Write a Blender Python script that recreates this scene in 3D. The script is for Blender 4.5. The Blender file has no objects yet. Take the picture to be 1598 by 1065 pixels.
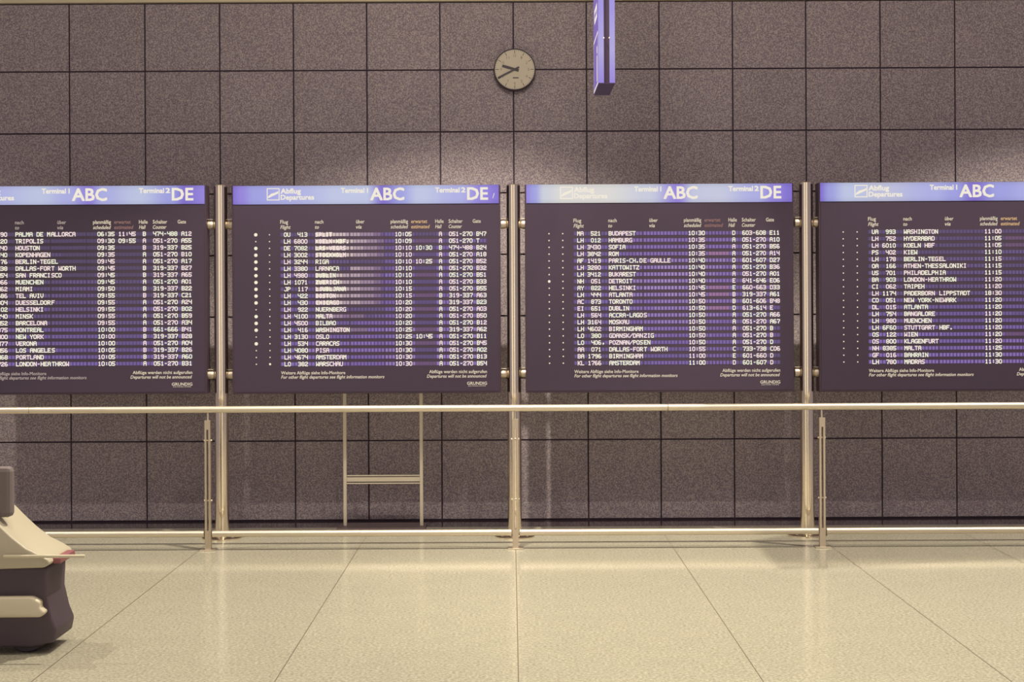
import bpy, bmesh, math, random
from mathutils import Matrix, Vector

random.seed(4)
S = bpy.context.scene
COL = S.collection

# ---------------------------------------------------------------- camera
F = 2219.0            # focal length in pixels of the 1598 px wide frame
VX, VY = 797.0, 478.0 # principal point of the picture
H = 1.454             # eye height
ROLL = math.radians(0.28)
cam_d = bpy.data.cameras.new('camera')
cam_d.sensor_fit = 'HORIZONTAL'
cam_d.sensor_width = 36.0
cam_d.lens = F / 1598.0 * 36.0
cam_d.shift_x = (799.0 - VX) / 1598.0
cam_d.shift_y = -(532.5 - VY) / 1598.0
cam_d.clip_start = 0.05
cam = bpy.data.objects.new('camera', cam_d)
COL.objects.link(cam)
cam.matrix_world = Matrix.Translation((0, 0, H)) @ Matrix.Rotation(math.radians(90), 4, 'X') @ Matrix.Rotation(-ROLL, 4, 'Z')
S.camera = cam

# ---------------------------------------------------------------- view, world, lamps
S.view_settings.view_transform = 'Standard'
S.view_settings.look = 'None'
S.view_settings.exposure = 0.0
S.view_settings.gamma = 1.0
S.view_settings.use_curve_mapping = False

def lin(c):
    out = []
    for v in c:
        v = v / 255.0
        out.append(v / 12.92 if v <= 0.04045 else ((v + 0.055) / 1.055) ** 2.4)
    return tuple(out) + (1.0,)

W = bpy.data.worlds.new('hall_air')
S.world = W
W.use_nodes = True
bg = W.node_tree.nodes['Background']
bg.inputs[0].default_value = (0.56, 0.49, 0.58, 1)
bg.inputs[1].default_value = 0.56

CEIL = 4.80
LAMP_COL = (1.0, 0.91, 0.72)
SPOTS = []   # (x, y, power)
for x, p in ((-4.33, 380), (-0.33, 900), (3.67, 900)):
    SPOTS.append((x, 7.42, p, 93, 0.34))
for x, p in ((-4.6, 70), (-1.6, 180), (1.4, 160), (4.4, 60)):
    SPOTS.append((x, 5.30, p * 0.92, 112, 0.1))
SPOTS.append((-0.9, 3.4, 35, 93, 0.6))
FILL_LIGHTS = [(0.15, 5.4, 0.45, 58)]   # added fill light under the ceiling: x, y, half size, power

# ---------------------------------------------------------------- picture -> place
CA, SA = math.cos(ROLL), math.sin(ROLL)
def ray(px, py):
    dx, dy = px - VX, VY - py
    return dx * CA + dy * SA, -dx * SA + dy * CA
def at(px, py, Y):
    a, b = ray(px, py)
    return Vector((a / F * Y, Y, H + b / F * Y))
def on_floor(px, py):
    a, b = ray(px, py)
    Y = -F * H / b
    return Vector((a / F * Y, Y, 0))

# ---------------------------------------------------------------- helpers
def mesh_obj(name, bm, mats, parent=None, smooth=False, loc=None):
    me = bpy.data.meshes.new(name)
    bm.normal_update()
    bm.to_mesh(me); bm.free()
    for m in (mats if isinstance(mats, (list, tuple)) else [mats]):
        me.materials.append(m)
    if smooth:
        for p in me.polygons: p.use_smooth = True
        try: me.set_sharp_from_angle(angle=math.radians(40))
        except Exception: pass
    o = bpy.data.objects.new(name, me)
    COL.objects.link(o)
    if parent: o.parent = parent
    if loc is not None: o.location = loc
    return o

def thing(name, label, cat, loc=(0, 0, 0), rz=0, group=None):
    o = bpy.data.objects.new(name, None)
    COL.objects.link(o)
    o.empty_display_size = 0.1
    o.location = loc; o.rotation_euler = (0, 0, rz)
    o['label'] = label; o['category'] = cat
    if group: o['group'] = group
    return o

def structure(o, label=None):
    o['kind'] = 'structure'
    if label: o['label'] = label
    return o

def box(bm, c, s, mi=0, bev=0.0):
    r = bmesh.ops.create_cube(bm, size=1.0)
    vs = r['verts']
    for v in vs:
        v.co = Vector((v.co.x * s[0] + c[0], v.co.y * s[1] + c[1], v.co.z * s[2] + c[2]))
    fs = set(f for v in vs for f in v.link_faces)
    for f in fs: f.material_index = mi
    if bev > 0:
        es = list(set(e for v in vs for e in v.link_edges))
        rr = bmesh.ops.bevel(bm, geom=es, offset=bev, segments=2, affect='EDGES', profile=0.5)
        for f in rr['faces']: f.material_index = mi

def bb(bm, x0, x1, y0, y1, z0, z1, mi=0, bev=0.0):
    box(bm, ((x0+x1)/2, (y0+y1)/2, (z0+z1)/2), (abs(x1-x0), abs(y1-y0), abs(z1-z0)), mi, bev)

def lathe(bm, prof, c=(0, 0, 0), axis='Z', n=40, mi=0):
    """prof: list of (radius, height) turned about an axis"""
    rings = []
    for r, h in prof:
        ring = []
        if r < 1e-6:
            p = (0, 0, h)
            ring = [p]
        else:
            for i in range(n):
                a = 2 * math.pi * i / n
                ring.append((r * math.cos(a), r * math.sin(a), h))
        vr = []
        for p in ring:
            if axis == 'Z': q = (p[0], p[1], p[2])
            elif axis == 'X': q = (p[2], p[0], p[1])
            else: q = (p[1], p[2], p[0])
            vr.append(bm.verts.new((q[0] + c[0], q[1] + c[1], q[2] + c[2])))
        rings.append(vr)
    for a, b in zip(rings, rings[1:]):
        if len(a) == 1 and len(b) == 1: continue
        m = max(len(a), len(b))
        for i in range(m):
            j = (i + 1) % m
            if len(a) == 1: f = bm.faces.new((a[0], b[j], b[i]))
            elif len(b) == 1: f = bm.faces.new((a[i], a[j], b[0]))
            else: f = bm.faces.new((a[i], a[j], b[j], b[i]))
            f.material_index = mi
    bmesh.ops.recalc_face_normals(bm, faces=bm.faces[:])

def cyl(bm, c, r, h, axis='Z', n=32, mi=0, bev=0.0):
    if bev > 0:
        lathe(bm, [(0, 0), (r - bev, 0), (r, bev), (r, h - bev), (r - bev, h), (0, h)], c, axis, n, mi)
    else:
        lathe(bm, [(0, 0), (r, 0), (r, h), (0, h)], c, axis, n, mi)

def quad(bm, x0, x1, z0, z1, y, mi=0):
    f = bm.faces.new([bm.verts.new(p) for p in ((x0, y, z0), (x1, y, z0), (x1, y, z1), (x0, y, z1))])
    f.material_index = mi

def prism(bm, pts, y0, y1, mi=0):
    """closed outline of (x, z) points extruded along y"""
    a = [bm.verts.new((x, y0, z)) for x, z in pts]
    b = [bm.verts.new((x, y1, z)) for x, z in pts]
    n = len(pts)
    fs = [bm.faces.new(a), bm.faces.new(b[::-1])]
    for i in range(n):
        fs.append(bm.faces.new((a[i], b[i], b[(i+1) % n], a[(i+1) % n])))
    for f in fs: f.material_index = mi
    bmesh.ops.recalc_face_normals(bm, faces=bm.faces[:])

# ---------------------------------------------------------------- materials
def mat(name, col, rough=0.5, metal=0.0, spec=0.5, coat=0.0):
    m = bpy.data.materials.new(name)
    m.use_nodes = True
    b = m.node_tree.nodes['Principled BSDF']
    b.inputs['Base Color'].default_value = col if len(col) == 4 else tuple(col) + (1,)
    b.inputs['Roughness'].default_value = rough
    b.inputs['Metallic'].default_value = metal
    b.inputs['Specular IOR Level'].default_value = spec
    b.inputs['Coat Weight'].default_value = coat
    return m

def glow(name, rgb, k=1.0):
    m = mat(name, (0.01, 0.01, 0.012, 1), 0.4, 0, 0.2)
    b = m.node_tree.nodes['Principled BSDF']
    b.inputs['Emission Color'].default_value = lin(rgb)
    b.inputs['Emission Strength'].default_value = k
    return m

def speckle(name, cols, scale, rough, bump=0.0, island=0.0, spec=0.5, blotch=0.0):
    m = mat(name, cols[1], rough, 0, spec)
    nt = m.node_tree; N = nt.nodes; L = nt.links
    b = N['Principled BSDF']
    tc = N.new('ShaderNodeTexCoord')
    no = N.new('ShaderNodeTexNoise'); no.inputs['Scale'].default_value = scale
    no.inputs['Detail'].default_value = 3.0; no.inputs['Roughness'].default_value = 0.7
    L.new(tc.outputs['Object'], no.inputs['Vector'])
    cr = N.new('ShaderNodeValToRGB')
    e = cr.color_ramp.elements
    e[0].position = 0.38; e[0].color = cols[0]
    e[1].position = 0.62; e[1].color = cols[2]
    k = cr.color_ramp.elements.new(0.5); k.color = cols[1]
    L.new(no.outputs['Fac'], cr.inputs['Fac'])
    out = cr.outputs['Color']
    # soft blotches and slab to slab tone
    n2 = N.new('ShaderNodeTexNoise'); n2.inputs['Scale'].default_value = 7.0; n2.inputs['Detail'].default_value = 3
    L.new(tc.outputs['Object'], n2.inputs['Vector'])
    mr = N.new('ShaderNodeMapRange')
    mr.inputs['To Min'].default_value = 1 - blotch; mr.inputs['To Max'].default_value = 1 + blotch
    L.new(n2.outputs['Fac'], mr.inputs['Value'])
    geo = N.new('ShaderNodeNewGeometry')
    mi = N.new('ShaderNodeMapRange')
    mi.inputs['To Min'].default_value = 1 - island; mi.inputs['To Max'].default_value = 1 + island
    L.new(geo.outputs['Random Per Island'], mi.inputs['Value'])
    mu = N.new('ShaderNodeMath'); mu.operation = 'MULTIPLY'
    L.new(mr.outputs[0], mu.inputs[0]); L.new(mi.outputs[0], mu.inputs[1])
    vm = N.new('ShaderNodeVectorMath'); vm.operation = 'SCALE'
    L.new(out, vm.inputs[0]); L.new(mu.outputs[0], vm.inputs['Scale'])
    L.new(vm.outputs[0], b.inputs['Base Color'])
    if bump:
        bp = N.new('ShaderNodeBump'); bp.inputs['Strength'].default_value = bump; bp.inputs['Distance'].default_value = 0.002
        L.new(no.outputs['Fac'], bp.inputs['Height']); L.new(bp.outputs[0], b.inputs['Normal'])
    return m

def steel(name, col, rough, streak=0.0):
    m = mat(name, col, rough, 1.0)
    nt = m.node_tree; N = nt.nodes; L = nt.links
    b = N['Principled BSDF']
    tc = N.new('ShaderNodeTexCoord')
    no = N.new('ShaderNodeTexNoise'); no.inputs['Scale'].default_value = 14; no.inputs['Detail'].default_value = 4
    L.new(tc.outputs['Object'], no.inputs['Vector'])
    mr = N.new('ShaderNodeMapRange')
    mr.inputs['To Min'].default_value = max(0.02, rough - 0.06); mr.inputs['To Max'].default_value = rough + 0.06
    L.new(no.outputs['Fac'], mr.inputs['Value'])
    L.new(mr.outputs[0], b.inputs['Roughness'])
    return m

M_WALL = speckle('speckled_granite_wall', [(0.185, 0.147, 0.185, 1), (0.285, 0.235, 0.275, 1), (0.46, 0.40, 0.39, 1)], 110, 0.62, 0.15, 0.05, 0.3, 0.06)
M_JOINT = mat('dark_wall_joint', (0.060, 0.038, 0.062), 0.9)
M_FLOOR = speckle('polished_pale_stone_floor', [(0.33, 0.305, 0.235, 1), (0.43, 0.405, 0.32, 1), (0.53, 0.505, 0.405, 1)], 75, 0.13, 0.0, 0.02, 0.45, 0.07)
M_FJOINT = mat('floor_joint', (0.17, 0.135, 0.10), 0.8)
M_STRIP = speckle('dark_polished_strip', [(0.05, 0.034, 0.046, 1), (0.06, 0.042, 0.054, 1), (0.075, 0.052, 0.064, 1)], 90, 0.12, 0, 0, 0.5, 0.03)
M_FASCIA = mat('beige_painted_fascia', (0.62, 0.53, 0.40), 0.7)
M_CEIL = mat('ceiling_paint', (0.42, 0.37, 0.33), 0.8)
M_STEEL = steel('polished_stainless_steel', (0.80, 0.70, 0.55, 1), 0.16)
M_RAIL = steel('brushed_rail_steel', (0.66, 0.59, 0.50, 1), 0.50)
M_CLAMP = steel('dull_clamp_steel', (0.50, 0.43, 0.37, 1), 0.52)
M_POST = steel('satin_post_steel', (0.62, 0.53, 0.43, 1), 0.42)
M_ALU = mat('pale_anodised_aluminium', (0.66, 0.59, 0.49), 0.45, 0.25)
M_PLATE = mat('dark_base_plate', (0.12, 0.085, 0.095), 0.35)
M_BODY = mat('dark_board_housing', (0.050, 0.033, 0.050), 0.45, 0, 0.2)
M_FACE = mat('dark_board_face', (0.052, 0.037, 0.061), 0.35, 0, 0.15)
M_LET = glow('lit_header_lettering', (238, 230, 214), 1.0)
M_PRINT = glow('lit_white_print', (222, 208, 182), 1.0)
M_PRINT2 = glow('lit_dim_print', (176, 160, 152), 1.0)
M_ORANGE = glow('lit_orange_print', (214, 176, 128), 1.0)
M_ORANGE2 = glow('lit_dim_orange_print', (150, 112, 104), 1.0)
M_DOT = glow('lit_indicator', (242, 236, 210), 1.0)
TXT = [glow('lit_characters_cream', (248, 240, 218)), glow('lit_characters_pink', (248, 226, 222)), glow('lit_characters_green', (240, 240, 214))]
NC = 10
def mix(a, b, t): return tuple(a[i] + (b[i] - a[i]) * t for i in range(3))
CELLS = []  # uneven cell glow stands in for reflections on the display
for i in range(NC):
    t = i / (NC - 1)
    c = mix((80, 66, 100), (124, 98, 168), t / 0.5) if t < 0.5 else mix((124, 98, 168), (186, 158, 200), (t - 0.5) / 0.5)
    CELLS.append(glow('character_cell_violet_sheen', c))
CREAMC = [glow('character_cell_pale_sheen', mix((128, 104, 132), (226, 208, 194), i / 4)) for i in range(5)]  # pale glow imitates a whitish reflection across blank cells
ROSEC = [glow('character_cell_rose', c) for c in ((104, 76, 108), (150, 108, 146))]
BAND = glow('row_blur_glow', (76, 60, 86))  # glowing strips imitate the violet blur around the cells
BANDV = glow('row_blur_glow_violet', (84, 66, 110))

# ---------------------------------------------------------------- room
YW = F / 230.0      # 9.648 granite wall
wall_rows_px = [3, 108.8, 205.5, 301, 397, 493, 590, 687, 812.5]
wall_cols_px = [-250, -130, -10, 110, 228, 344.7, 459.8, 574.3, 688.5, 803, 917, 1030.5, 1145, 1259.5, 1375.5, 1492, 1609, 1727, 1845]
zz = [H - (y - VY) / 230.0 for y in wall_rows_px]
xx = [(x - VX) / 230.0 for x in wall_cols_px]
xx = [xx[0] - 0.52 * k for k in range(8, 0, -1)] + xx + [xx[-1] + 0.52 * k for k in range(1, 9)]
zz[-1] = 0.0
g = 0.0052
bm = bmesh.new()
for i in range(len(xx) - 1):
    for j in range(len(zz) - 1):
        bb(bm, xx[i] + g, xx[i+1] - g, YW, YW + 0.03, zz[j+1] + (0.012 if j == len(zz) - 2 else g), zz[j] - g, 0)
bb(bm, xx[0], xx[-1], YW + 0.012, YW + 0.10, -0.05, zz[0], 1)
structure(mesh_obj('wall_back', bm, [M_WALL, M_JOINT]), 'brown speckled granite wall in square slabs behind the departure boards')
bm = bmesh.new()
bb(bm, xx[0], xx[-1], YW - 0.03, YW + 0.10, zz[0] + 0.004, CEIL, 0)
structure(mesh_obj('trim_1', bm, M_FASCIA), 'pale beige band above the granite wall')

seam = [-1.873 - 0.948 * k for k in range(5, 0, -1)] + [-1.873, -0.923, 0.023, 0.967, 1.918] + [1.918 + 0.948 * k for k in range(1, 6)]
ys = [-3.0, -0.6, 2.5, 5.15, 8.60, 9.37]
bm = bmesh.new()
for i in range(len(seam) - 1):
    for j in range(len(ys) - 1):
        a, b_ = 0.0022, 0.0022
        quad_pts = ((seam[i]+a, ys[j]+b_, 0), (seam[i+1]-a, ys[j]+b_, 0), (seam[i+1]-a, ys[j+1]-b_, 0), (seam[i]+a, ys[j+1]-b_, 0))
        f = bm.faces.new([bm.verts.new(p) for p in quad_pts]); f.material_index = 0
bb(bm, seam[0], seam[-1], ys[0], 9.37, -0.06, -0.0015, 1)
bb(bm, seam[0], seam[-1], 9.372, YW + 0.05, -0.06, 0.0, 2)  # darker polished strip next to the wall
structure(mesh_obj('floor', bm, [M_FLOOR, M_FJOINT, M_STRIP]), 'polished cream stone floor with darker strip along the wall')
bm = bmesh.new()
bb(bm, seam[0], seam[-1], -3.0, YW + 0.1, CEIL, CEIL + 0.1, 0)
structure(mesh_obj('ceiling', bm, M_CEIL))

# unseen glowing panels added opposite the boards to brighten steel and wall
M_PANEL = glow('bright_panel_glow', (255, 243, 224), 1.1)
M_PANEL2 = glow('soft_panel_glow', (240, 224, 204), 1.6)
for nm, x0, x1, m_ in (('glow_panel_1', -9.0, -2.4, M_PANEL), ('glow_panel_2', 0.8, 4.2, M_PANEL2)):
    bm = bmesh.new(); bb(bm, x0, x1, -3.2, -3.15, 0.0, CEIL - 0.3)
    structure(mesh_obj(nm, bm, m_))

# ---------------------------------------------------------------- ceiling lamps and added fill light
M_TRIM = mat('lamp_trim_white', (0.7, 0.66, 0.6), 0.4)
M_LENS = glow('lamp_lens', (255, 236, 200), 6.0)
def downlight(x, y, power, cone, blend, first=[None]):
    t = thing('downlight', 'round recessed downlight in the hall ceiling', 'ceiling light', (x, y, CEIL), group='recessed downlights in the hall ceiling')
    if first[0] is None:
        bm = bmesh.new(); lathe(bm, [(0.075, 0), (0.075, -0.015), (0.11, -0.012), (0.11, 0)], n=32)
        a = mesh_obj('trim_ring', bm, M_TRIM, t, True)
        bm = bmesh.new(); cyl(bm, (0, 0, -0.008), 0.074, 0.007, n=32)
        b = mesh_obj('lens', bm, M_LENS, t)
        first[0] = (a, b)
    else:
        for s in first[0]:
            c = s.copy(); COL.objects.link(c); c.parent = t
    ld = bpy.data.lights.new('downlight_bulb', 'SPOT')
    ld.energy = power; ld.color = LAMP_COL
    ld.spot_size = math.radians(cone); ld.spot_blend = blend; ld.shadow_soft_size = 0.03
    lo = bpy.data.objects.new('downlight_bulb', ld); COL.objects.link(lo); lo.parent = t
    lo.location = (0, 0, -0.03)
for sp in SPOTS: downlight(*sp)
for x, y, hs, p in FILL_LIGHTS:
    t = thing('fill_light', 'square fill light added under the hall ceiling, aimed at the granite wall', 'ceiling light', (x, y, CEIL))
    bm = bmesh.new(); cyl(bm, (0, 0, -0.35), 0.02, 0.35, n=12)
    mesh_obj('stem', bm, M_POST, t)
    bm = bmesh.new(); bb(bm, -hs - 0.03, hs + 0.03, -hs - 0.03, hs + 0.03, 0.004, 0.09, 0, 0.01)  # invented housing around the added fill light
    hd = mesh_obj('housing', bm, M_TRIM, t)
    hd.location = (0, 0, -0.42); hd.rotation_euler = (math.radians(52), 0, 0)
    ld = bpy.data.lights.new('fill_light_area', 'AREA')
    ld.shape = 'SQUARE'; ld.size = 2 * hs; ld.energy = p; ld.color = (1.0, 0.88, 0.72)
    lo = bpy.data.objects.new('fill_light_area', ld); COL.objects.link(lo)
    lo.parent = hd; lo.location = (0, 0, -0.004)

# ---------------------------------------------------------------- lettering
def text_bm(bm, s, x0, z0, h, w=None, y=0.0, shear=0.0, bold=0.0, mi=0, right=None):
    """adds a line of lettering to bm: left edge x0, baseline z0, capital height h, optional fitted width w"""
    cu = bpy.data.curves.new('lettering', 'FONT')
    cu.body = s; cu.size = 1.0; cu.shear = shear; cu.resolution_u = 2
    ob = bpy.data.objects.new('lettering', cu); COL.objects.link(ob)
    dg = bpy.context.evaluated_depsgraph_get(); dg.update()
    me = bpy.data.meshes.new_from_object(ob.evaluated_get(dg))
    bpy.data.objects.remove(ob); bpy.data.curves.remove(cu)
    vs = [v.co.copy() for v in me.vertices]
    if not vs: return
    mnx = min(v.x for v in vs); mxx = max(v.x for v in vs)
    sz = h / 0.69
    sx = (w / (mxx - mnx)) if w else sz
    if right is not None: x0 = right - (mxx - mnx) * sx
    b_ = bold * 0.9
    for ox, oz in (((-b_, -b_), (b_, -b_), (b_, b_), (-b_, b_)) if bold else ((0, 0),)):
      nv = [bm.verts.new((x0 + (v.x + ox - mnx) * sx, y, z0 + (v.y + oz) * sz)) for v in vs]
      for p in me.polygons:
          try:
            f = bm.faces.new([nv[i] for i in p.vertices]); f.material_index = mi
          except ValueError: pass
    bpy.data.meshes.remove(me)

FONT = {
'A':"01110 10001 10001 11111 10001 10001 10001",'B':"11110 10001 10001 11110 10001 10001 11110",
'C':"01111 10000 10000 10000 10000 10000 01111",'D':"11110 10001 10001 10001 10001 10001 11110",
'E':"11111 10000 10000 11110 10000 10000 11111",'F':"11111 10000 10000 11110 10000 10000 10000",
'G':"01111 10000 10000 10011 10001 10001 01111",'H':"10001 10001 10001 11111 10001 10001 10001",
'I':"01110 00100 00100 00100 00100 00100 01110",'J':"00111 00001 00001 00001 00001 10001 01110",
'K':"10001 10010 10100 11000 10100 10010 10001",'L':"10000 10000 10000 10000 10000 10000 11111",
'M':"10001 11011 10101 10101 10001 10001 10001",'N':"10001 11001 11001 10101 10011 10011 10001",
'O':"01110 10001 10001 10001 10001 10001 01110",'P':"11110 10001 10001 11110 10000 10000 10000",
'R':"11110 10001 10001 11110 10100 10010 10001",'S':"01111 10000 10000 01110 00001 00001 11110",
'T':"11111 00100 00100 00100 00100 00100 00100",'U':"10001 10001 10001 10001 10001 10001 01110",
'V':"10001 10001 10001 10001 10001 01010 00100",'W':"10001 10001 10001 10101 10101 11011 10001",
'X':"10001 10001 01010 00100 01010 10001 10001",'Y':"10001 10001 01010 00100 00100 00100 00100",
'Z':"11111 00001 00010 00100 01000 10000 11111",
'0':"01110 10001 10001 10001 10001 10001 01110",'1':"00100 01100 00100 00100 00100 00100 01110",
'2':"01110 10001 00001 00110 01000 10000 11111",'3':"11110 00001 00001 01110 00001 00001 11110",
'4':"10001 10001 10001 01111 00001 00001 00001",'5':"11111 10000 10000 11110 00001 00001 11110",
'6':"01110 10000 10000 11110 10001 10001 01110",'7':"11111 00001 00001 00010 00100 00100 00100",
'8':"01110 10001 10001 01110 10001 10001 01110",'9':"01110 10001 10001 01111 00001 00001 01110",
'-':"00000 00000 00000 01110 00000 00000 00000",':':"00000 00100 00100 00000 00100 00100 00000",
'/':"00001 00001 00010 00100 01000 10000 10000",'.':"00000 00000 00000 00000 00000 01100 01100",
',':"00000 00000 00000 00000 00110 00110 00100"}
def dots(bm, ch, x0, zc, w, h, y, mi):
    rows = FONT[ch].split()
    dx, dz = w / 5.0, h / 7.0
    for r, line in enumerate(rows):
        c = 0
        while c < 5:
            if line[c] == '1':
                e = c
                while e + 1 < 5 and line[e+1] == '1': e += 1
                zt = zc + h / 2 - r * dz
                ex = 0.22
                quad(bm, x0 + (c - ex) * dx, x0 + (e + 1 + ex) * dx, zt - dz * 1.25, zt + dz * 0.25, y - 0.00002 * r, mi)
                c = e + 1
            else: c += 1

# ---------------------------------------------------------------- departure boards
YB0, YB1 = 8.91, 9.01       # front and back of a board
KB = F / YB0                # pixels per metre on the board front
def U(px): return (px - 572.5) / KB      # the second board's picture columns -> metres from its centre line
def V(py): return (614.0 - py) / KB      # metres above its lower edge
FR = -0.05                                # front face in board coordinates (y)

B1 = ["XX 1590|PALMA DE MALLORCA|06:35|11:45|B|474-488|A12","LH 1220|TRIPOLIS|09:30|09:55|A|051-270|A55","CO 2440|HOUSTON|09:35||B|319-337|B25",
"SK 1640|KOPENHAGEN|09:35||A|051-270|B10","LH  176|BERLIN-TEGEL|09:45||A|051-270|A17","LH  438|DALLAS-FORT WORTH|09:45||B|319-337|B27",
"LH  454|SAN FRANCISCO|09:45||B|319-337|A65","LH  966|MUENCHEN|09:45||A|051-270|A01","LH  462|MIAMI|09:50||B|319-337|B22",
"LH  686|TEL AVIV|09:55||B|319-337|C21","LH  804|DUESSELDORF|09:55||A|051-270|A24","LH 3102|HELSINKI|09:55||A|051-270|B02",
"LH 3240|MINSK|09:55||A|051-270|B59","LH 4452|BARCELONA|09:55||A|051-270|A34","AC  875|MONTREAL|10:00||B|661-666|B41",
"LH  400|NEW YORK|10:00||B|319-337|B28","EN  477|VERONA|10:00||A|051-270|A04","LH  456|LOS ANGELES|10:05||B|319-337|B26",
"LH  468|PORTLAND|10:05||B|319-337|A60","LH 4726|LONDON-HEATHROW|10:05||A|051-270|B31"]
B2 = ["OU  413|SPLIT|10:05||A|051-270|B47","LH 6800|KOELN HBF.|10:09||A|051-270|T","DE 7082|LAS VEGAS|10:10|10:30|B|474-488|B24",
"LH 3002|STOCKHOLM|10:10||A|051-270|A18","LH 3244|RIGA|10:10|10:25|A|051-270|B52","LH 3380|LARNACA|10:10||A|051-270|B32",
"LH 4980|DUBLIN|10:10||A|051-270|B51","LH 1071|ZUERICH|10:10||A|051-270|B33","JP  117|LJUBLJANA|10:15||A|051-270|B55",
"LH  422|BOSTON|10:15||B|319-337|A63","LH  430|CHICAGO|10:20||B|319-337|B23","LH  922|NUERNBERG|10:20||A|051-270|A03",
"LH 4100|MALTA|10:20||A|051-270|B50","LH 4500|BILBAO|10:20||A|051-270|B12","LH  416|WASHINGTON|10:25||B|319-337|A62",
"LH 3130|OSLO|10:25|10:45|A|051-270|B11","LH  534|CARACAS|10:30||A|051-270|B45","LH 4080|PISA|10:30||A|051-270|A02",
"LH 4674|AMSTERDAM|10:30||A|051-270|B13","LO  382|WARSCHAU|10:30||A|051-270|B54"]
B3 = ["MA  521|BUDAPEST|10:30||D|603-608|E11","LH  012|HAMBURG|10:35||A|051-270|A10","LH 3430|SOFIA|10:35||A|051-270|B56",
"LH 3842|ROM|10:35||A|051-270|A14","AF 1419|PARIS-CH.DE GAULLE|10:40||D|601-607|D27","LH 3280|KATTOWITZ|10:40||A|051-270|B36",
"LH 3412|BUKAREST|10:40||A|051-270|A01","NH  051|DETROIT|10:40||E|641-646|E06","AY  822|HELSINKI|10:45||E|660-663|D33",
"LH  444|ATLANTA|10:45||B|319-337|A61","AC  873|TORONTO|10:50||B|601-606|B48","EI  651|DUBLIN|10:50||D|613-614|E",
"LH  564|ACCRA-LAGOS|10:50||A|051-270|A66","LH 3164|MOSKAU|10:50||A|051-270|A67","LH 4602|BIRMINGHAM|10:50||A|051-270|B",
"LO  380|GDANSK/DANZIG|10:50||A|051-270|B","LO  406,|POZNAN/POSEN|10:50||A|051-270|D","AA  071|DALLAS-FORT WORTH|10:55||C|733-738|C06",
"BA 1796|BIRMINGHAM|11:00||E|601-660|D","KL 1766|AMSTERDAM|11:00||D|601-607|D"]
B4 = ["UA  993|WASHINGTON|11:00||B|319-337|B45","LH  752|HYDERABAD|11:05||B|319-337|C15","LH 6010|KOELN HBF|11:05||A|051-270|T",
"PS  402|KIEW|11:10||A|051-270|B53","LH  178|BERLIN-TEGEL|11:15||A|051-270|A17","OA  166|ATHEN-THESSALONIKI|11:15||B|051-270|B40",
"US  701|PHILADELPHIA|11:15||B|319-337|B44","BA  903|LONDON-HEATHROW|11:20||E|601-660|D4","CI  062|TAIPEH|11:20||B|601-607|E9",
"LH 1174|PADERBORN LIPPSTADT|18:30||A|051-270|A21","CO  051|NEW YORK-NEWARK|11:20||B|319-337|B26","DL  015|ATLANTA|11:20||D|601-607|D12",
"LH  754|BANGALORE|11:20||B|319-337|B48","LH  980|MUENCHEN|11:20||A|051-270|A11","LH 6F60|STUTTGART HBF.|11:20||A|051-270|T",
"OS  122|WIEN|11:20||A|051-270|B33","OS  800|KLAGENFURT|11:20||A|051-270|B35","NH 8385|MALTA|11:25||A|051-270|B25",
"GF  016|BAHRAIN|11:30||E|601-607|E5","LH  780|MADRAS|11:30||B|319-337|C14"]

P = 5.33
CW, CH = 4.5, 6.5         # size of a lit character, px
def cell_slots():
    s = [438.7 + P * i for i in range(10)]
    s += [493.2 + P * i for i in range(10)] + [547.4 + P * i for i in range(10)] + [601.3 + P * i for i in range(3)]
    s += [617.3 + P * i for i in range(6)] + [649.2 + P * i for i in range(7)]
    s += [686.0 + P * i for i in range(3)] + [701.6 + P * i for i in range(8)] + [744.3 + P * i for i in range(3)]
    return s
SLOTS = cell_slots()
def noise(b, r, x):
    v = math.sin(r * 1.7 + b * 2.1 + 0.4 * math.sin(x * .05)) * 0.5 + math.sin(x * 0.031 + r * 0.9 + b) * 0.5
    return v
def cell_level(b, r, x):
    """painted reflection step of a blank character cell of board b, row r: (family, step)"""
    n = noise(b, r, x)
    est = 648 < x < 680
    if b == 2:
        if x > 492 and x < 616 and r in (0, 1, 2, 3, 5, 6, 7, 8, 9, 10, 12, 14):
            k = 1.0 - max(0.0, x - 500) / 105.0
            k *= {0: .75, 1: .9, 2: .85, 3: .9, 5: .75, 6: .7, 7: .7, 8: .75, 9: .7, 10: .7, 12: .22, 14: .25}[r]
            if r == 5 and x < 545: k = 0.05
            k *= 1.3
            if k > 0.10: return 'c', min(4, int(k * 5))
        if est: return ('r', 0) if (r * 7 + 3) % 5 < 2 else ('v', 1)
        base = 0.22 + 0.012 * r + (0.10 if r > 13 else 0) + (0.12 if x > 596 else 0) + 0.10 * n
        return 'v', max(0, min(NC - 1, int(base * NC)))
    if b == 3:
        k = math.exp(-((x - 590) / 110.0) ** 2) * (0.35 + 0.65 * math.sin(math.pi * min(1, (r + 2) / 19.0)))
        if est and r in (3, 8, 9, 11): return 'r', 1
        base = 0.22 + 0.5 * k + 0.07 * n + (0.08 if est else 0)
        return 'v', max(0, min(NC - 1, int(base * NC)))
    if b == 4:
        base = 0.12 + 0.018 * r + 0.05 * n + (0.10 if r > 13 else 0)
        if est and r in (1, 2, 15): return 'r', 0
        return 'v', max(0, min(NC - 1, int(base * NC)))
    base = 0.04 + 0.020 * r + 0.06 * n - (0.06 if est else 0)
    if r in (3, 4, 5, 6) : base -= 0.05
    return 'v', max(0, min(NC - 1, int(base * NC)))

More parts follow.
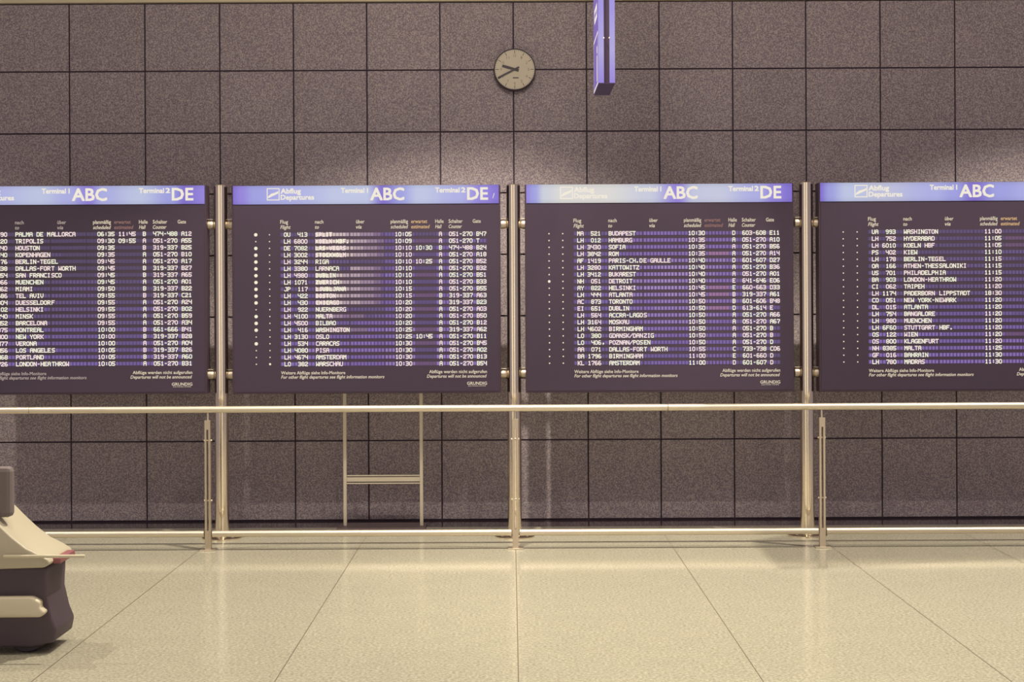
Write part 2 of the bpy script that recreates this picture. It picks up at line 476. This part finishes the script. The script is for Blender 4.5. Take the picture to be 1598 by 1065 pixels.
def header_mat(name, levels):
    """backlit header glass: tubes behind it, one for each half"""
    m = mat(name, (0.02, 0.02, 0.03, 1), 0.35, 0, 0.3)
    nt = m.node_tree; N = nt.nodes; L = nt.links; b = N['Principled BSDF']
    tc = N.new('ShaderNodeTexCoord'); sp = N.new('ShaderNodeSeparateXYZ')
    L.new(tc.outputs['Generated'], sp.inputs[0])
    cr = N.new('ShaderNodeValToRGB'); e = cr.color_ramp.elements
    while len(e) > 1: e.remove(e[-1])
    first = True
    for pos, c in levels:
        if first: e[0].position = pos; e[0].color = lin(c); first = False
        else: k = e.new(pos); k.color = lin(c)
    cr.color_ramp.interpolation = 'EASE'
    L.new(sp.outputs['X'], cr.inputs['Fac'])
    # a little less light at the lower and upper rim of the glass
    wv = N.new('ShaderNodeMath'); wv.operation = 'PINGPONG'; wv.inputs[1].default_value = 0.5
    L.new(sp.outputs['Z'], wv.inputs[0])
    mr = N.new('ShaderNodeMapRange'); mr.inputs['From Max'].default_value = 0.25
    mr.inputs['To Min'].default_value = 0.86; mr.inputs['To Max'].default_value = 1.0
    L.new(wv.outputs[0], mr.inputs['Value'])
    L.new(cr.outputs['Color'], b.inputs['Emission Color'])
    L.new(mr.outputs[0], b.inputs['Emission Strength'])
    return m

PUR, VIO, BLU, LAV, PAL, WHT = (122, 104, 200), (140, 124, 212), (150, 152, 216), (166, 168, 220), (182, 190, 220), (212, 210, 206)
HEAD = {
 1: [(0, PUR), (.03, BLU), (.2, LAV), (.40, PAL), (.50, LAV), (.58, VIO), (.63, LAV), (.76, PAL), (.88, BLU), (.93, PUR), (1, VIO)],
 2: [(0, PUR), (.03, VIO), (.08, BLU), (.22, LAV), (.40, PAL), (.50, PAL), (.565, PUR), (.63, BLU), (.70, PAL), (.85, LAV), (.94, VIO), (1, PUR)],
 3: [(0, VIO), (.03, BLU), (.07, (196, 200, 210)), (.14, WHT), (.30, WHT), (.46, (192, 196, 214)), (.57, VIO), (.63, (186, 190, 214)), (.72, (190, 194, 216)), (.86, LAV), (.94, VIO), (1, PUR)],
 4: [(0, PUR), (.035, BLU), (.10, PAL), (.22, (184, 186, 212)), (.42, LAV), (.50, BLU), (.57, PUR), (.66, BLU), (.80, LAV), (.92, VIO), (1, PUR)]}

dot_mesh = {}
def lamp_mesh(r):
    key = round(r, 2)
    if key not in dot_mesh:
        bm = bmesh.new()
        lathe(bm, [(r / KB, 0), (r / KB, -0.001), (r / KB * 0.7, -0.0025), (0, -0.003)], axis='Y', n=16)
        me = bpy.data.meshes.new('indicator_lamp'); bm.to_mesh(me); bm.free(); me.materials.append(M_DOT)
        dot_mesh[key] = me
    return dot_mesh[key]

def board(b, rows, anchor_px, label, sx=1.0, anchor='left', top_px=289.0, bot_px=614.0, lamps=None, r0=365.8, rp=10.62, dim=False):
    a_local = 363.0 if anchor == 'left' else 782.0
    midx = anchor_px + (572.5 - a_local) * sx
    base = at(midx, bot_px + (0 if b != 1 else 0), YB0)
    t = thing('departure_board', label, 'departure board', (base.x, (YB0 + YB1) / 2, base.z), group='departure boards hung between the poles')
    sz = (bot_px - top_px) / 325.0
    def u(px): return U(px) * sx
    def v(py): return V(py) * sz
    bm = bmesh.new()
    bb(bm, u(363), u(782), -0.05, 0.05, 0, v(289), 0, 0.003)
    mesh_obj('housing', bm, M_BODY, t)
    bm = bmesh.new()   # dark glass of the display field with a fine frame line
    bb(bm, u(366), u(779.5), FR - 0.002, FR + 0.002, v(611), v(320), 0)
    mesh_obj('display_glass', bm, M_FACE, t)
    bm = bmesh.new()
    bb(bm, u(365.2), u(779.8), FR - 0.004, FR + 0.01, v(318.4), v(289.6), 0)
    mesh_obj('header_panel', bm, header_mat('backlit_header', HEAD[b]), t)
    y = FR - 0.0046
    def tx(bm, s, x0, x1, base, h, **k): text_bm(bm, s, u(x0), v(base), h / KB, (x1 - x0) / KB * sx, y, **k)
    def rect(x0, x1, y0, y1): quad(bm, u(x0), u(x1), v(y1), v(y0), y)
    # aircraft pictogram: a square frame and a rising sweep
    bm = bmesh.new()
    rect(418, 438, 293.2, 294.7); rect(418, 438, 310.9, 312.4); rect(418, 419.5, 293.2, 312.4); rect(436.5, 438, 293.2, 312.4)
    pts = [(420, 306.0), (425, 301.8), (430, 300.6), (436, 298.0), (436, 301.4), (431, 304.0), (426, 306.2), (420, 309.0)]
    f = bm.faces.new([bm.verts.new((u(p[0]), y, v(p[1]))) for p in pts[::-1]])
    mesh_obj('aircraft_pictogram', bm, M_LET, t)
    bm = bmesh.new()
    tx(bm, 'Abflug', 440, 471, 301.6, 7.6, bold=0.035); tx(bm, 'Departures', 440, 491.5, 311.2, 7.4, bold=0.035)
    mesh_obj('departures_lettering', bm, M_LET, t)
    for nm, ts, tn, big in ((('Terminal', 534, 570), ('1', 574.6, 577.5), None, ('ABC', 580, 632)), (('Terminal', 681, 718.5), ('2', 721.5, 727.6), None, ('DE', 731, 762.5))):
        bm = bmesh.new()
        tx(bm, nm[0], nm[1], nm[2], 301.0, 7.4, bold=0.038); text_bm(bm, ts[0], u(ts[1]), v(301.0), 7.4 / KB, (ts[2] - ts[1]) / KB * sx if ts[0] == '2' else None, y, bold=0.038)
        tx(bm, big[0], big[1], big[2], 312.4, 18.8, bold=0.026)
        mesh_obj('terminal_lettering', bm, M_LET, t)
    if b == 2:
        bm = bmesh.new()
        f = bm.faces.new([bm.verts.new((u(p[0]), y, v(p[1]))) for p in ((770, 310.5), (771, 310.5), (773.4, 302.5), (772.4, 302.5))])
        s = mesh_obj('scratch', bm, M_LET, t); s['label'] = 'short pale scratch at the right end of the header'
    # column headings
    y = FR - 0.0024
    hb = 348.6; h2 = 356.8; hh = 5.6
    kind = M_PRINT2 if dim else M_PRINT
    def col(s1, s2, x0, w1, w2, m):
        bm = bmesh.new()
        text_bm(bm, s1, u(x0), v(hb), hh / KB, w1 / KB * sx, y, bold=0.016)
        if s2: text_bm(bm, s2, u(x0), v(h2), hh / KB, w2 / KB * sx, y, shear=0.25, bold=0.016)
        mesh_obj('column_heading', bm, m, t)
    col('Flug', 'Flight', 438.8, 12, 16, M_PRINT)
    col('nach', 'to', 493, 13, 6, kind)
    col('über', 'via', 557, 13, 8.5, kind)
    col('planmäßig', 'scheduled', 611, 27, 27, M_PRINT)
    col('erwartet', 'estimated', 643, 25, 29, M_ORANGE2 if b in (1, 3) else M_ORANGE)
    col('Halle', 'Hall', 680.5, 13, 10, M_PRINT)
    col('Schalter', 'Counter', 701.5, 21.5, 20.5, M_PRINT)
    col('Gate', None, 739, 12.5, 0, M_PRINT)
    def foot(bm, s, x0, x1, base, sh=0.0): text_bm(bm, s, u(x0), v(base), 4.9 / KB, (x1 - x0) / KB * sx, y, bold=0.014, shear=sh)
    bm = bmesh.new()
    foot(bm, 'Weitere Abflüge siehe Info-Monitore', 439, 539, 583.6)
    foot(bm, 'For other flight departures see flight information monitors', 439, 600, 590.2, 0.25)
    mesh_obj('footer_print', bm, kind, t)
    bm = bmesh.new()
    foot(bm, 'Abflüge werden nicht aufgerufen', 670, 760, 582.8)
    foot(bm, 'Departures will not be announced', 666.5, 759.5, 589.8, 0.25)
    mesh_obj('footer_print', bm, M_PRINT, t)
    bm = bmesh.new()
    text_bm(bm, 'GRUNDIG', u(729), v(601.0), 4.6 / KB, 31 / KB * sx, y, bold=0.016)
    text_bm(bm, 'ELECTRONIC SYSTEMS', u(731), v(603.7), 1.7 / KB, 27 / KB * sx, y)
    mesh_obj('maker_logo', bm, M_PRINT, t)
    # the twenty rows
    for r, line in enumerate(rows):
        flt, city, tim, est, hall, cnt, gate = line.split('|')
        yc = r0 + rp * r
        zc = v(yc)
        fields = (('flight_number', flt, 1), ('destination', city, 10), ('scheduled_time', tim, 33), ('expected_time', est, 39),
                  ('hall_letter', hall, 46), ('counter_numbers', cnt, 49), ('gate_number', gate, 57))
        used = set(st_ + k for _, s_, st_ in fields for k, ch in enumerate(s_) if ch != ' ')
        bm = bmesh.new()
        quad(bm, u(438.0), u(761.0), zc - 3.4 / KB, zc + 3.4 / KB, FR - 0.0022, 0)
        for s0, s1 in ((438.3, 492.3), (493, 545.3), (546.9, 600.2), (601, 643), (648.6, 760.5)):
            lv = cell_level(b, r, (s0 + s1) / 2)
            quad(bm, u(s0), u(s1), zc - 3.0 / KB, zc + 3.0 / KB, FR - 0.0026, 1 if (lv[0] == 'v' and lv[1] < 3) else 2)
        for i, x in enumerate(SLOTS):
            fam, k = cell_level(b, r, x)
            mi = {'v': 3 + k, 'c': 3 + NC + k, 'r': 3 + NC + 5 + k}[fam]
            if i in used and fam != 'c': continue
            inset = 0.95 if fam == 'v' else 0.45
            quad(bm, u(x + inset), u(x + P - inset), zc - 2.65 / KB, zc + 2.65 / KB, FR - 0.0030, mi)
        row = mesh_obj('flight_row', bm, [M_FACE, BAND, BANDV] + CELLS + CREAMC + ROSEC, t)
        for nm, s_, st_ in fields:
            if not s_.strip(): continue
            bm = bmesh.new()
            for k, ch in enumerate(s_):
                if ch == ' ': continue
                x = SLOTS[st_ + k]
                tint = (0, 0, 1, 0, 2)[int((noise(b, r, x * 2) + 1) * 2.4) % 5]
                dots(bm, ch, u(x + 0.4), zc, CW / KB * sx, CH / KB, FR - 0.0040, tint)
            mesh_obj(nm, bm, TXT, row)
        for ci, cx in enumerate((400.4, 421.8)):
            big = lamps(r, ci) if lamps else 0.95
            o = bpy.data.objects.new('indicator_lamp', lamp_mesh(big)); COL.objects.link(o)
            o.parent = row; o.location = (u(cx), FR - 0.002, zc)
    return t

board(1, B1, 323.0, 'departure board at the left edge of the photo, listing Palma de Mallorca first', 1.031, 'right', 290.0, 616.0, r0=364.6, rp=10.62, dim=True)
board(2, B2, 363.0, 'departure board left of the centre pole, with whitish reflections painted into its cells and large lit dots', 1.0, 'left', 289.0, 614.5,
      lamps=lambda r, c: (2.7 if r not in (1, 11, 15, 17, 18, 19) else 1.0) if c == 0 else (1.7 if r == 19 else 1.0))
board(3, B3, 820.5, 'departure board right of the centre pole, with whitest header and Budapest first', 1.0, 'left', 286.8, 612.5, r0=366.2,
      lamps=lambda r, c: 2.1 if (r == 7 and c == 0) else 1.1)
board(4, B4, 1279.0, 'departure board at the right edge of the photo, listing Washington first', 1.014, 'left', 284.0, 611.0, r0=366.0, lamps=lambda r, c: 1.0)

# ---------------------------------------------------------------- poles between the boards
YP = 8.96
KP = F / YP
def pole(px, py_top, names, clamps, group='steel poles between the departure boards'):
    p = at(px, 838, YP)
    t = thing('steel_pole', names, 'pole', (p.x, YP, 0), group=group)
    top = at(px, py_top, YP).z
    r = 0.0435
    bm = bmesh.new()
    lathe(bm, [(0, 0.01), (r, 0.01), (r, top - 0.004), (r - 0.004, top), (0, top)], n=64)
    mesh_obj('shaft', bm, M_STEEL, t, True)
    bm = bmesh.new()
    lathe(bm, [(0, 0), (0.125, 0), (0.125, 0.008), (0.119, 0.013), (0.055, 0.014), (0.052, 0.022), (0, 0.022)], n=64)
    fl = mesh_obj('base_flange', bm, M_STEEL, t, True)
    for a in (35, 145, 215, 325):
        bm = bmesh.new()
        c = (0.095 * math.cos(math.radians(a)), 0.095 * math.sin(math.radians(a)), 0.012)
        lathe(bm, [(0.011, 0), (0.011, 0.008), (0.007, 0.012), (0, 0.013)], c, n=12)
        mesh_obj('bolt', bm, M_STEEL, fl, True)
    for (s, edge_px, py) in clamps:
        e = at(edge_px, py, YP)
        x_e = e.x - p.x; z = e.z
        x_p = s * (r - 0.006)
        w = abs(x_e - x_p)
        bm = bmesh.new()
        # round clamp lug: flat on the board side, domed towards the pole
        prof = [(0, 0), (0.026, 0), (0.028, 0.002), (0.028, w * 0.55), (0.024, w * 0.82), (0.014, w * 0.96), (0, w)]
        prof2 = [(rr, (x_e - s * hh_)) for rr, hh_ in prof]
        lathe(bm, prof2, (0, 0, z), 'X', 28)
        cl = mesh_obj('clamp', bm, M_CLAMP, t, True)
        bm = bmesh.new()
        bb(bm, x_e, x_e - s * w * 0.8, -0.02, 0.02, z + 0.031, z + 0.036, 0, 0.001)
        mesh_obj('clamp_cap', bm, M_CLAMP, cl)
    return t
pole(347.0, 289, 'left steel pole, between the boards listing Palma de Mallorca and Split', ((-1, 324.5, 351.5), (-1, 324.5, 585.5), (1, 364.5, 351.5), (1, 364.5, 585.5)))
pole(803.5, 288, 'centre steel pole, standing directly below and in line with the wall clock', ((-1, 781.5, 350.5), (-1, 781.5, 584), (1, 822.0, 350.5), (1, 822.0, 583)))
pole(1260.0, 284.5, 'right steel pole, between the boards listing Budapest and Washington', ((-1, 1239.5, 348), (-1, 1239.5, 581.5), (1, 1280.0, 348), (1, 1280.0, 581.5)))

# ---------------------------------------------------------------- guard railing
YR = on_floor(804, 857).y
KR = F / YR
rail = thing('guard_railing', 'long steel guard railing on slim posts in front of the departure boards', 'railing', (0, YR, 0))
zr = at(797, 637.2, YR).z
zl = at(797, 831.4, YR).z
def tube_x(bm, x0, x1, z, r, n=28, y=0.0):
    lathe(bm, [(0, x0), (r * 0.9, x0), (r, x0 + 0.002), (r, x1 - 0.002), (r * 0.9, x1), (0, x1)], (0, y, z), 'X', n)
XJ = [-4.4, at(46, 640, YR).x, at(1042, 635, YR).x, 4.6]
for a, b_ in zip(XJ, XJ[1:]):
    bm = bmesh.new(); tube_x(bm, a + 0.0006, b_ - 0.0006, zr, 0.0200)
    mesh_obj('handrail', bm, M_RAIL, rail, True)
posts_px = (325.0, 804.5, 1283.0)
px_x = [at(p, 800, YR).x for p in posts_px]
LX = [-4.4, px_x[0], px_x[1], px_x[2], 4.6]
for i, (a, b_) in enumerate(zip(LX, LX[1:])):
    bm = bmesh.new()
    tube_x(bm, a + (0.024 if i else 0), b_ - (0.024 if i < 3 else 0), zl, 0.0195, 28)
    mesh_obj('lower_rail', bm, M_RAIL, rail, True)
for x in px_x:
    bm = bmesh.new()
    zt = at(797, 654.0, YR).z; zb = at(797, 668.5, YR).z; zf = at(797, 826.0, YR).z
    w = 0.0178
    bb(bm, x - w, x - w + 0.0125, -0.016, 0.016, 0.0, zt, 0, 0.001)
    bb(bm, x + w - 0.0125, x + w, -0.016, 0.016, 0.0, zt, 0, 0.001)
    bb(bm, x - w + 0.001, x + w - 0.001, -0.0155, 0.0155, zb, zt - 0.0005)
    bb(bm, x - w + 0.001, x + w - 0.001, -0.0155, 0.0155, 0.0, zf)
    p = mesh_obj('post', bm, M_POST, rail)
    bm = bmesh.new(); cyl(bm, (x, 0, zt - 0.002), 0.0062, zr - zt - 0.008, n=16)
    mesh_obj('support_pin', bm, M_RAIL, p, True)
    bm = bmesh.new(); bb(bm, x - 0.047, x + 0.047, -0.035, 0.035, 0.0, 0.007, 0, 0.002)
    mesh_obj('foot_plate', bm, M_RAIL, p)
    for py in (685.5, 779.5):
        z = at(797, py, YR).z
        bm = bmesh.new(); tube_x(bm, x - 0.0245, x + 0.0245, z, 0.0058, 16)
        mesh_obj('bolt', bm, M_RAIL, p, True)

# ---------------------------------------------------------------- slim frame stand behind the second board
YS = 9.36
KS = F / YS
xs0, xs1 = at(538.6, 760, YS).x, at(657.8, 760, YS).x
xm = (xs0 + xs1) / 2
st = thing('frame_stand', 'slim pale metal frame on a flat plate, standing behind the board with large lit dots', 'stand', (xm, YS, 0))
zt = at(600, 742.5, YS).z
for x in (xs0, xs1):
    bm = bmesh.new(); bb(bm, x - xm - 0.0112, x - xm + 0.0112, -0.0112, 0.0112, 0.012, 1.62, 0, 0.003)
    mesh_obj('upright', bm, M_ALU, st)
def zs(py): return at(598, py, YS).z
L_, R_ = xs0 - xm + 0.011, xs1 - xm - 0.011
for z0, z1, dp in ((743.4, 741.6, 0.006), (751.8, 745.0, 0.005), (755.4, 753.6, 0.006)):
    bm = bmesh.new(); bb(bm, L_, R_, -dp, dp, zs(z0), zs(z1))
    mesh_obj('crossbar', bm, M_ALU, st)
bm = bmesh.new(); bb(bm, L_, R_, 0.002, 0.004, zs(755), zs(742))
mesh_obj('crossbar_channel', bm, M_PLATE, st)
bm = bmesh.new(); bb(bm, xs0 - xm - 0.045, xs1 - xm + 0.03, -0.10, 0.13, 0.0, 0.012, 0, 0.002)
mesh_obj('base_plate', bm, M_PLATE, st)
bm = bmesh.new(); bb(bm, L_ , R_, -0.006, 0.006, 1.59, 1.61)
mesh_obj('crossbar', bm, M_ALU, st)

# ---------------------------------------------------------------- wall clock
YC = YW - 0.065
KC = F / YC
cc = at(803.2, 108.3, YC)
ck = thing('wall_clock', 'round wall clock with cream dial showing about 9:42', 'clock', (cc.x, YW, cc.z))
M_RIM = mat('clock_dark_rim', (0.05, 0.034, 0.048), 0.4)
M_DIAL = mat('clock_cream_dial', (0.56, 0.50, 0.40), 0.5)
M_HAND = mat('clock_dark_hands', (0.045, 0.030, 0.045), 0.5)
M_NUM = mat('clock_faint_numerals', (0.24, 0.185, 0.16), 0.6)
R = 32.6 / KC
bm = bmesh.new()
lathe(bm, [(0, 0), (R * 0.96, 0), (R * 1.01, -0.012), (R, -0.062), (R * 0.985, -0.066), (R * 0.965, -0.062), (0, -0.060)], axis='Y', n=72)
mesh_obj('case', bm, M_RIM, ck, True)
bm = bmesh.new(); cyl(bm, (0, -0.0625, 0), R * 0.945, 0.003, 'Y', 72)
dial = mesh_obj('dial', bm, M_DIAL, ck)
bm = bmesh.new()
def strip(bm, ang, r0, r1, w0, w1, y):
    """ang clockwise from twelve"""
    a = math.radians(ang); d = Vector((math.sin(a), 0, math.cos(a))); n = Vector((math.cos(a), 0, -math.sin(a)))
    ps = [d * r0 - n * w0, d * r0 + n * w0, d * r1 + n * w1, d * r1 - n * w1]
    f = bm.faces.new([bm.verts.new((p.x, y, p.z)) for p in ps])
for k in range(60):
    if k % 5 == 0: strip(bm, k * 6, R * 0.76, R * 0.93, R * 0.013, R * 0.013, -0.0632)
    else: strip(bm, k * 6, R * 0.88, R * 0.93, R * 0.006, R * 0.006, -0.0632)
quad(bm, -R * 0.09, R * 0.19, -R * 0.43, -R * 0.375, -0.0632)
mesh_obj('minute_marks', bm, M_HAND, dial)
bm = bmesh.new()
for k in range(1, 13):
    a = math.radians(k * 30)
    cx, cz = math.sin(a) * R * 0.655, math.cos(a) * R * 0.655
    w = R * (0.13 if k >= 10 else (0.05 if k == 1 else 0.085))
    text_bm(bm, str(k), cx - w / 2, cz - R * 0.065, R * 0.13, w, -0.0634)
mesh_obj('numerals', bm, M_NUM, dial)
def hand(name, ang, tail, tip, w, y):
    bm = bmesh.new()
    a = math.radians(ang)
    pts = []
    d = Vector((math.sin(a), math.cos(a))); n = Vector((math.cos(a), -math.sin(a)))
    for rr, s in ((-tail, -1), (tip, -1), (tip, 1), (-tail, 1)):
        q = d * rr + n * w * s; pts.append((q.x, q.y))
    prism(bm, pts, y - 0.0015, y)
    return mesh_obj(name, bm, M_HAND, ck)
hand('hour_hand', 286.5, R * 0.20, R * 0.62, R * 0.062, -0.0655)
hand('minute_hand', 243.0, R * 0.24, R * 0.90, R * 0.042, -0.0680)
bm = bmesh.new(); cyl(bm, (0, -0.071, 0), R * 0.06, 0.008, 'Y', 20)
mesh_obj('hub', bm, M_HAND, ck, True)

# ---------------------------------------------------------------- hanging sign
YH0, YH1 = 7.60, 8.025
pA, pB = at(934.0, 130.5, YH0), at(959.8, 130.5, YH0)
zb = pA.z; sw = pB.x - pA.x; xc = (pA.x + pB.x) / 2
sg = thing('hanging_sign', 'narrow violet lit sign hanging from above, right of the wall clock', 'sign', (xc, (YH0 + YH1) / 2, zb))
D2 = (YH1 - YH0) / 2
HT = 1.25
M_SBODY = mat('sign_dark_violet_body', (0.045, 0.026, 0.060), 0.5, 0, 0.2)
M_SEND = mat('sign_dark_end_cap', (0.060, 0.036, 0.105), 0.5, 0, 0.2)
M_SSIDE = glow('sign_violet_face', (112, 88, 172))
M_SGLOW = bpy.data.materials.new('sign_lit_edge'); M_SGLOW.use_nodes = True
_nt = M_SGLOW.node_tree; _b = _nt.nodes['Principled BSDF']
_b.inputs['Base Color'].default_value = (0.02, 0.02, 0.03, 1)
_tc = _nt.nodes.new('ShaderNodeTexCoord'); _sp = _nt.nodes.new('ShaderNodeSeparateXYZ'); _cr = _nt.nodes.new('ShaderNodeValToRGB')
_nt.links.new(_tc.outputs['Generated'], _sp.inputs[0]); _nt.links.new(_sp.outputs['Z'], _cr.inputs['Fac'])
_cr.color_ramp.elements[0].position = 0.0; _cr.color_ramp.elements[0].color = lin((134, 116, 206))
_cr.color_ramp.elements[1].position = 0.14; _cr.color_ramp.elements[1].color = lin((158, 152, 208))
_k = _cr.color_ramp.elements.new(0.32); _k.color = lin((140, 128, 210))
_nt.links.new(_cr.outputs['Color'], _b.inputs['Emission Color']); _b.inputs['Emission Strength'].default_value = 1.0
bm = bmesh.new(); bb(bm, -sw/2 + 0.002, sw/2 - 0.002, -D2, D2, 0.004, HT, 0)
mesh_obj('housing', bm, M_SBODY, sg)
for s in (-1, 1):
    bm = bmesh.new()
    bb(bm, s * sw/2, s * (sw/2 - sw * 0.33), -D2 - 0.003, -D2 + 0.004, 0.003, HT, 0)
    mesh_obj('lit_edge', bm, M_SGLOW, sg)
    bm = bmesh.new()
    bb(bm, s * sw/2, s * (sw/2 - 0.0035), -D2 + 0.005, D2, 0.003, HT, 0)
    mesh_obj('side_face', bm, M_SSIDE, sg)
bm = bmesh.new(); bb(bm, -sw/2, sw/2, -D2 - 0.003, D2, 0, 0.0035)
mesh_obj('end_cap', bm, M_SEND, sg)
for s in (-1, 1):
    bm = bmesh.new()
    lathe(bm, [(0.0042, 0), (0.0042, -0.003), (0, -0.0045)], (s * sw * 0.165, -D2 - 0.002, 0.243), 'Y', 14)
    mesh_obj('screw', bm, M_RAIL, sg, True)
bm = bmesh.new()
xl = -sw / 2 - 0.0008
def sq(y0, y1, z0, z1):
    bm.faces.new([bm.verts.new(p) for p in ((xl, y0, z0), (xl, y0, z1), (xl, y1, z1), (xl, y1, z0))])
sq(-D2 + 0.03, -D2 + 0.042, 0.012, 0.29); sq(D2 - 0.03, D2 - 0.022, 0.012, 0.29)
sq(-D2 + 0.03, D2 - 0.018, 0.278, 0.29); sq(-D2 + 0.03, D2 - 0.018, 0.006, 0.018)
sq(-D2 + 0.09, -D2 + 0.14, 0.03, 0.17); sq(-D2 + 0.09, -D2 + 0.14, 0.182, 0.22)
def ringsq(y0, y1, z0, z1, w):
    sq(y0, y1, z0, z0 + w); sq(y0, y1, z1 - w, z1); sq(y0, y0 + w, z0, z1); sq(y1 - w, y1, z0, z1)
ringsq(-D2 + 0.10, D2 - 0.10, 0.375, 0.455, 0.028)
sq(-D2 + 0.12, D2 - 0.14, 0.53, 0.56)
mesh_obj('side_lettering', bm, M_LET, sg)
for s in (-1, 1):
    bm = bmesh.new(); cyl(bm, (0, s * 0.13, HT - 0.01), 0.008, CEIL - zb - HT + 0.01, n=12)
    mesh_obj('hanger_rod', bm, M_POST, sg, True)

# ---------------------------------------------------------------- cart entering at the left
YK = 5.95
KK = F / YK
def cp(px, py):
    q = at(px - 24 + (14 if px < -100 else 0), py + 24 * min(1.0, max(0.0, (886 - py) / 110.0)), YK); return (q.x, q.z)
M_CREAM = mat('cream_lacquer', (0.47, 0.42, 0.32), 0.45)
M_CREAM2 = mat('pale_bumper_plastic', (0.60, 0.54, 0.41), 0.45)
M_RUB = mat('dark_cart_body', (0.070, 0.048, 0.066), 0.6)
M_TYRE = mat('dark_rubber', (0.045, 0.032, 0.042), 0.75)
M_RED = mat('dull_red_trim', (0.26, 0.085, 0.10), 0.5)
M_GREY = mat('grey_brown_seat', (0.17, 0.135, 0.14), 0.8)
org = Vector((cp(-60, 900)[0], YK + 0.40, 0))
ct = thing('electric_cart', 'cream sloping-nosed cart with pale bumper and dark base at lower left', 'cart', tuple(org))
def loc(pts): return [(x - org.x, z) for x, z in pts]
Y0, Y1 = -0.40, -0.08
def bev_prism(name, pts, y0, y1, m, parent, bw=0.012):
    bm = bmesh.new(); prism(bm, loc(pts), y0, y1)
    o = mesh_obj(name, bm, m, parent)
    md = o.modifiers.new('soft', 'BEVEL'); md.width = bw; md.segments = 3; md.limit_method = 'ANGLE'
    for p in o.data.polygons: p.use_smooth = True
    return o
hood = bev_prism('hood', [cp(-300, 740), cp(-60, 730), cp(-28, 748), cp(0, 774), cp(22, 802), cp(42, 826), cp(64, 848), cp(86, 862), cp(99, 872), cp(101, 880), cp(92, 887), cp(0, 890), cp(-300, 892)], Y0, Y1, M_CREAM, ct, 0.02)
chs = bev_prism('chassis', [cp(-300, 889), cp(94, 888), cp(92, 932), cp(100, 966), cp(108, 985), cp(104, 1006), cp(70, 1014), cp(-300, 1014)], Y0 + 0.03, Y1 - 0.03, M_RUB, ct, 0.012)
bev_prism('bumper', [cp(-300, 936), cp(74, 932), cp(88, 940), cp(86, 948), cp(96, 956), cp(88, 964), cp(-300, 967)], Y0 - 0.01, Y1 + 0.01, M_CREAM2, ct, 0.012)
bm = bmesh.new()
q0, q1 = cp(30, 864), cp(157, 862)
lathe(bm, [(0, q0[0]), (0.006, q0[0]), (0.007, q0[0] + 0.004), (0.007, q1[0] - 0.004), (0.006, q1[0]), (0, q1[0])], (-org.x, Y0 - 0.004, q0[1]), 'X', 16)
mesh_obj('streak_rod', bm, M_CREAM2, ct, True)  # thin pale rod, made up to stand for a blurred streak
bm = bmesh.new()
a, b_ = cp(98, 872), cp(112, 884)
bb(bm, a[0] - org.x, b_[0] - org.x, Y0 + 0.06, Y1 - 0.06, b_[1], a[1], 0, 0.006)
mesh_obj('red_lamp', bm, M_RED, ct)
bm = bmesh.new()
a, b_ = cp(-80, 708), cp(36, 790)
bb(bm, a[0] - org.x, b_[0] - org.x, -0.36, -0.30, b_[1], a[1], 0, 0.02)
mesh_obj('seat_back', bm, M_GREY, ct)
wr = 0.095
for wx in (cp(58, 900)[0] - org.x, cp(-230, 900)[0] - org.x):
    for wy in (Y0 + 0.05, Y1 - 0.09):
        bm = bmesh.new()
        lathe(bm, [(0, 0.004), (wr * 0.55, 0.0), (wr * 0.6, 0.006), (wr * 0.93, 0), (wr, 0.012), (wr, 0.048), (wr * 0.93, 0.06), (wr * 0.6, 0.054), (0, 0.056)], (wx, wy, wr), 'Y', 36)
        wl = mesh_obj('wheel', bm, M_TYRE, ct, True)
        bm = bmesh.new()
        cyl(bm, (wx, wy - 0.004, wr), wr * 0.3, 0.008, 'Y', 20)
        mesh_obj('hub_cap', bm, M_POST, wl, True)
